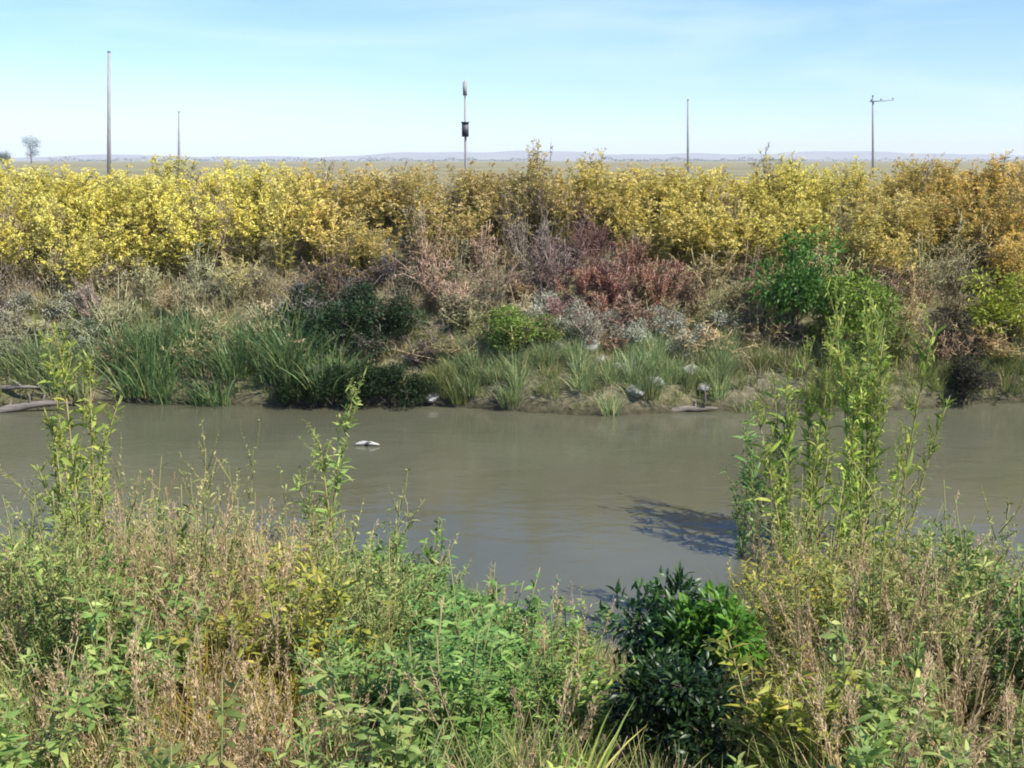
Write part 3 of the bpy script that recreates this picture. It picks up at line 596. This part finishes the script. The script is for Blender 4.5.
# ------------------------------------------------------------------ near bank
top_n = [(-300, 500), (0, 505), (60, 490), (130, 478), (200, 456), (280, 462), (335, 505), (400, 525), (450, 545), (480, 582), (540, 606), (590, 602), (620, 545), (680, 525), (740, 510), (800, 490), (880, 500), (940, 520), (1024, 530), (1400, 520)]
def room(X, Y, z, px, slack=0):
    """height a plant can have before it hides the open water behind it"""
    a = PITCH + math.atan((np.interp(px, *zip(*top_n)) + slack - 384) / F_PX); return EYE - Y * math.tan(a) * 1.0 - z
def ell(px, py, cx, cy, rx, ry): return ((px - cx) / rx) ** 2 + ((py - cy) / ry) ** 2
def zone(px, py):
    if ell(px, py, 668, 690, 85, 120) < 1: return 'dark'
    if ell(px, py, 205, 590, 120, 55) < 1 or ell(px, py, 905, 690, 95, 70) < 1 or ell(px, py, 120, 740, 120, 50) < 1: return 'straw'
    if ell(px, py, 250, 680, 90, 70) < 1 or ell(px, py, 830, 640, 85, 95) < 1: return 'ochre'
    if ell(px, py, 440, 640, 130, 110) < 1: return 'lush'
    if ell(px, py, 575, 690, 60, 60) < 1: return 'lime'
    return 'mixed'
Z_LABEL = {
 'straw': ('pale straw', 'in the dry pinkish patch of the near bank'), 'ochre': ('ochre yellow', 'in the ochre patch of the near bank'),
 'lush': ('fresh green', 'in the lush green mass of the near bank'), 'lime': ('lime green', 'on the near bank beside the dark leafy bush'),
 'mixed': ('olive green', 'in the mixed growth of the near bank'), 'dark': ('deep green', 'in the shade around the dark leafy bush')}
Z_TINT = {'straw': (1.55, 1.35, 1.25), 'ochre': (1.8, 1.3, .7), 'lush': (1.05, 1.25, 1.05), 'lime': (1.55, 1.5, 1.0), 'mixed': (1.35, 1.35, 1.15), 'dark': (.5, .6, .5)}
cnt = {}
def near_plants(n, chooser, cap=285):
    tries = 0
    while n > 0 and tries < 20000:
        tries += 1
        Y = rng.uniform(2.15, 6.7); X = rng.uniform(-.62, .62) * (Y + .6); z = float(gz(X, Y))
        if z < -.02: continue
        px, py = to_px(X, Y, z + .30)
        if 585 < px < 768 and Y < 4.4 and py > 600 and rng.uniform() < .97: continue
        zn = zone(px, py); pick = chooser(zn)
        if pick is None: continue
        kind, pats, h0, h1, nm, cat, word = pick
        if cnt.get(kind, 0) >= cap: continue
        rm = room(X, Y, z, px) + rng.normal(0, .05)
        if rm < .10: continue
        h = min(rng.uniform(h0, h1) * np.interp(Y, [2, 3.5, 5], [.8, 1.15, 1.6]), rm); base = pats[1]; k = rng.integers(len(pats[0])); sc = h / base[k]
        if sc < .25: continue
        col, place = Z_LABEL[zn]; t = np.array(Z_TINT[zn]) * rng.uniform(.78, 1.15) * rng.uniform(.95, 1.05, 3)
        if kind == 'straw': t = np.array((1.08, .95, .95)) * rng.uniform(.8, 1.15); col = 'seeding'
        plant(nm, pats[0][k], (X, Y, z - .01), (max(.62, min(1.15, sc * 1.1)), sc), f'{col} {word} {place}', cat, f'{word}s on the near bank', tuple(t), {'stem': (1, 1, 1)}, tuple(rng.normal(0, .09, 2)))
        cnt[kind] = cnt.get(kind, 0) + 1; n -= 1
W = (P_weed, (.55, .62, .5, .7, .45, .6)); ST = (P_straw, (.55, .65, .5, .6)); CL = (P_clump, (.45, .55, .38, .6))
c_weed = ('weed', W, .3, .62, 'broadleaf_weed', 'weed', 'broad leaved weed')
c_straw = ('straw', ST, .35, .6, 'dry_grass_tuft', 'grass tuft', 'dry grass tuft')
c_clump = ('clump', CL, .25, .5, 'grass_clump', 'grass clump', 'grass clump')
def ch(zn):
    u = rng.uniform()
    tab = {'straw': (.46, .68), 'ochre': (.74, .84), 'lush': (.84, .85), 'lime': (.82, .84), 'mixed': (.80, .83), 'dark': (.30, .32)}[zn]
    if zn == 'dark': return None
    return c_weed if u < tab[0] else c_straw if u < tab[1] else c_clump
near_plants(700, ch)

# the dark leafy bush; added bushes paint its low shade and sunlit side
def near_at(px, py, fn, **k): p = ground_hit(px, py); return p[0], p[1], float(gz(p[0], p[1])) - .02
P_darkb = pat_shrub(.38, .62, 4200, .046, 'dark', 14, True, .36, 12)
P_green = pat_shrub(.21, .76, 1500, .05, 'shrub', 14, True, .38, 10)
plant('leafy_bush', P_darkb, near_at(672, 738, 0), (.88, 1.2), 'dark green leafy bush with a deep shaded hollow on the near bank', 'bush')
plant('leafy_bush', P_darkb, near_at(678, 782, 0), (.72, .72), 'added low bush, tinted dark as shade, at the bottom edge below the deep shaded hollow', 'bush', None, (.5, .55, .45))  # copy of the dark bush, darker tint, painting its shadow further down
plant('leafy_bush', P_green, near_at(712, 752, 0), (.85, 1.0), 'added bright green bush painting the sunlit side of the dark green leafy bush', 'bush', None, (.85, 1.2, .6))  # the dark bush's sunlit leaves, painted as a separate lighter bush

# tall stalks standing over the water
def stalk(px, base_py, top_py, k, label, group, tint):
    p = ground_hit(px, base_py); z = float(gz(p[0], p[1])); a = PITCH + math.atan((top_py - 384) / F_PX); h = EYE - p[1] * math.tan(a) - z
    plant('tall_stalk', P_tall[k % 8], (p[0], p[1], z), (1.0, h / (1.25, 1.35, 1.2, 1.4)[k % 4]), label, 'tall weed', group, tint, {'stem': (1.2, 1.1, 1)}, tuple(rng.normal(0, .06, 2)))
lab = 'tall yellow green stalk in the slim stand over the rippled water'
for i, (px, b, t) in enumerate(((78, 640, 345), (90, 655, 335), (100, 630, 362), (84, 612, 390), (70, 648, 400), (92, 600, 430), (106, 640, 440), (66, 620, 460))): stalk(px, b, t, i, lab, 'slim stand of stalks over the rippled water', (1.6, 1.4, .8))
lab = 'tall pale stalk rising in front of the far reeds'
for i, (px, b, t) in enumerate(((322, 640, 380), (345, 655, 440), (330, 630, 470))): stalk(px, b, t, i, lab, 'pale stalks in front of the far reeds', (1.8, 1.65, 1.4))
lab = 'tall green stalk in the dense stand before the deep green far shrub'
for i in range(25):
    px = rng.uniform(760, 900); t = np.interp(px, [765, 790, 830, 870, 898], [390, 300, 262, 275, 330]) + abs(rng.normal(0, 75)); stalk(px, rng.uniform(605, 665), t, i, lab, 'dense stand of tall stalks', tuple(np.array((1.6, 1.5, .85)) * rng.uniform(.75, 1.2)))
lab = 'half grown grey green stalk at the water side of the dense stand'
for i in range(7): stalk(rng.uniform(735, 790), rng.uniform(600, 630), rng.uniform(400, 480), i, lab, 'half grown stalks by the dense stand', (.9, 1.1, 1.0))
# thin spindly weeds that stand up against the water
P_spin = [pat_spindle(1.0) for _ in range(6)]
def spindle_label(px):
    if px < 150: return 'thin spindly weed around the foot of the slim yellow green stand'
    if px < 420: return 'thin spindly weed against the water below the far reeds'
    return 'thin spindly weed around the foot of the dense tall stand'
n = 0
while n < 120:
    Y = rng.uniform(3.6, 6.5); X = rng.uniform(-.6, .6) * Y; z = float(gz(X, Y)); px, py = to_px(X, Y, z)
    if z < 0 or 425 < px < 770: continue
    rm = room(X, Y, z, px) * rng.uniform(.75, 1.15)
    if rm < .3: continue
    k = rng.integers(6); plant('spindly_weed', P_spin[k], (X, Y, z - .01), (.9, min(1.15, rm)), spindle_label(px), 'weed', 'spindly weeds against the water',
        tuple(np.array(mixc(px, [(-300, (1.1, 1.25, 1)), (100, (1.15, 1.3, 1)), (220, (1.5, 1.4, 1.4)), (330, (1.3, 1.4, 1.2)), (800, (1.25, 1.35, .85)), (1000, (1.35, 1.3, 1.2)), (1300, (1.3, 1.3, 1))])) * rng.uniform(.75, 1.15)), {'stem': (1.2, 1.1, 1)}, tuple(rng.normal(0, .07, 2)))
    n += 1

# undergrowth
P_und = [pat_reed(.22, 'grass', 22, .10, .006) for _ in range(4)]
stuff('grass', scatter(2600, -4.6, 4.6, 1.6, 6.9), P_und, 'foliage', M['grass'], 'short green and yellow grass under the weeds of the near bank', (.5, 1.15))
P_lit = [pat_straw(.22, 16) for _ in range(3)]
stuff('dead_grass', scatter(900, -4.6, 4.6, 1.6, 6.8), P_lit, 'foliage', M['straw'], 'dead straw lying under the weeds of the near bank', (.6, 1.1))

# ------------------------------------------------------------------ poles, post and far trees
def utility_pole(px, top_py, Y, label, arm=False, rad=.17):
    d = ray(px, top_py); top = at(px, top_py, Y); x = top[0]; z0 = float(gz(x, Y)); h = top[2] - z0
    root = thing('utility_pole', label, 'utility pole', (x, Y, z0), 0, 'poles across the far field'); x1 = (px - 512) / F_PX * (Y * math.cos(PITCH) - (z0 - EYE) * math.sin(PITCH)); root.location.x = x1; root.rotation_euler[1] = math.atan2(x - x1, h)
    mb = MB(); tube(mb, np.array([[0, 0, -.3], [0, 0, h * .5], [0, 0, h]]), (rad, rad * .85, rad * .7), 10); mb.build('pole', M['pole'], root, True)
    c = MB(); tube(c, np.array([[0, 0, h - .02], [0, 0, h + .05], [0, 0, h + .12]]), (rad * .8, rad * .78, .03), 10); c.build('cap', M['iron'], root)
    if arm:
        a = MB(); box(a, (0.9, -.2, h - .55), 2.6, .11, .13); am = a.build('crossarm', M['pole'], root)
        for xx in (-.25, .8, 2.05):
            i = MB(); tube(i, np.array([[xx, -.2, h - .5], [xx, -.2, h - .4], [xx, -.2, h - .3]]), (.05, .08, .03), 8); i.build('insulator', M['iron'], am)
    return root
utility_pole(109, 52, 94, 'tallest grey pole, standing behind the brightest yellow weeds', rad=.17)
utility_pole(179, 112, 150, 'shorter faint pole next in line past the tallest pole', rad=.18)
utility_pole(688, 100, 132, 'slim pole behind the golden stand above the purple weeds', rad=.15)
utility_pole(873, 96, 122, 'pole with a crossarm reaching to one side, behind the olive brown weeds', True, .14)
p = at(465, 80, 18.6); z0 = float(gz(p[0], 18.6)); h = p[2] - z0
root = thing('marker_post', 'slender grey marker post with a small dark box, on the far bank crest', 'post', (p[0], 18.6, z0))
mb = MB(); tube(mb, np.array([[0, 0, -.2], [0, 0, h * .5], [0, 0, h]]), (.024, .021, .018), 8); mb.build('post', M['pole'], root, True)
zb = at(465, 130, 18.6)[2] - z0
mb = MB(); box(mb, (0, -.06, zb), .11, .08, .22); bx = mb.build('meter_box', M['iron'], root)
mb = MB(); box(mb, (0, -.065, zb + .12), .13, .10, .02); mb.build('lid', M['iron'], bx)
mb = MB(); box(mb, (0, -.04, h - .14), .07, .010, .22); mb.build('plate', M['pole'], root)

def far_tree(px, top_py, Y, wid, label, k):
    top = at(px, top_py, Y); x = top[0]; z0 = float(gz(x, Y)); h = top[2] - z0
    root = thing('far_tree', label, 'tree', (x, Y, z0), 0); tr = MB(); cr = MB()
    tube(tr, np.array([[0, 0, -.2], [.1, 0, h * .3], [0, 0, h * .7]]), (.28, .2, .08), 7)
    for q in range(14):
        a = rng.uniform(0, 6.28); c = np.array((math.cos(a) * wid * .38 * rng.uniform(0, 1), math.sin(a) * wid * .38, h * rng.uniform(.3, .85)))
        tube(tr, curve(np.array((0, 0, c[2] * .6)), c - np.array((0, 0, c[2] * .6)), 1, (0, 0, 0), 3), (.08, .05, .02), 4)
        m = 130; v = rdir(m); P = c + v * wid * .22 * rng.uniform(.2, 1, (m, 1)); leaves(cr, P, v + rdir(m), rng.uniform(.25, .5, m), rng.uniform(.15, .3, m), np.clip(rng.uniform(0, .4) + rng.uniform(0, .6, m), 0, 1))
    tr.build('trunk', M['bark'], root); cr.build('crown', M['farleaf'], root)
far_tree(29, 134, 520, 10.0, 'slim dark tree on the horizon to the left of the tallest pole', 0)
far_tree(2, 152, 420, 9.0, 'low dark tree at the very left end of the horizon', 1)

mb = MB()
for x0, x1, Y in ((-620, -180, 1500), (-230, 60, 1750), (120, 420, 1600), (380, 900, 1900)):
    n = 1500; x = rng.uniform(x0, x1, n); hh = 6.5 * (.45 + .3 * np.sin(x * .06) + .25 * np.sin(x * .19 + 1)); P = np.stack([x, Y + rng.uniform(-8, 8, n), 1.5 + np.maximum(hh, 1.5) * rng.uniform(0, 1, n) ** .8], 1)
    leaves(mb, P, rdir(n), rng.uniform(1, 2.4, n), rng.uniform(.8, 1.8, n))
tag(mb.build('treeline', M['farleaf']), 'faint strips of trees along the far edge of the field', kind='stuff')
# ------------------------------------------------------------------ haze
m, t = new_mat('thin_haze'); pv = t.nodes.new('ShaderNodeVolumePrincipled'); o = t.nodes.new('ShaderNodeOutputMaterial')
pv.inputs['Color'].default_value = (.82, .88, 1, 1); pv.inputs['Density'].default_value = .00024; pv.inputs['Anisotropy'].default_value = 0
t.links.new(pv.outputs['Volume'], o.inputs['Volume'])
mb = MB(); box(mb, (0, 2150, 34), 10600, 6300, 74); hz = mb.build('haze', m); tag(hz, 'thin bluish haze over the far field', kind='stuff')
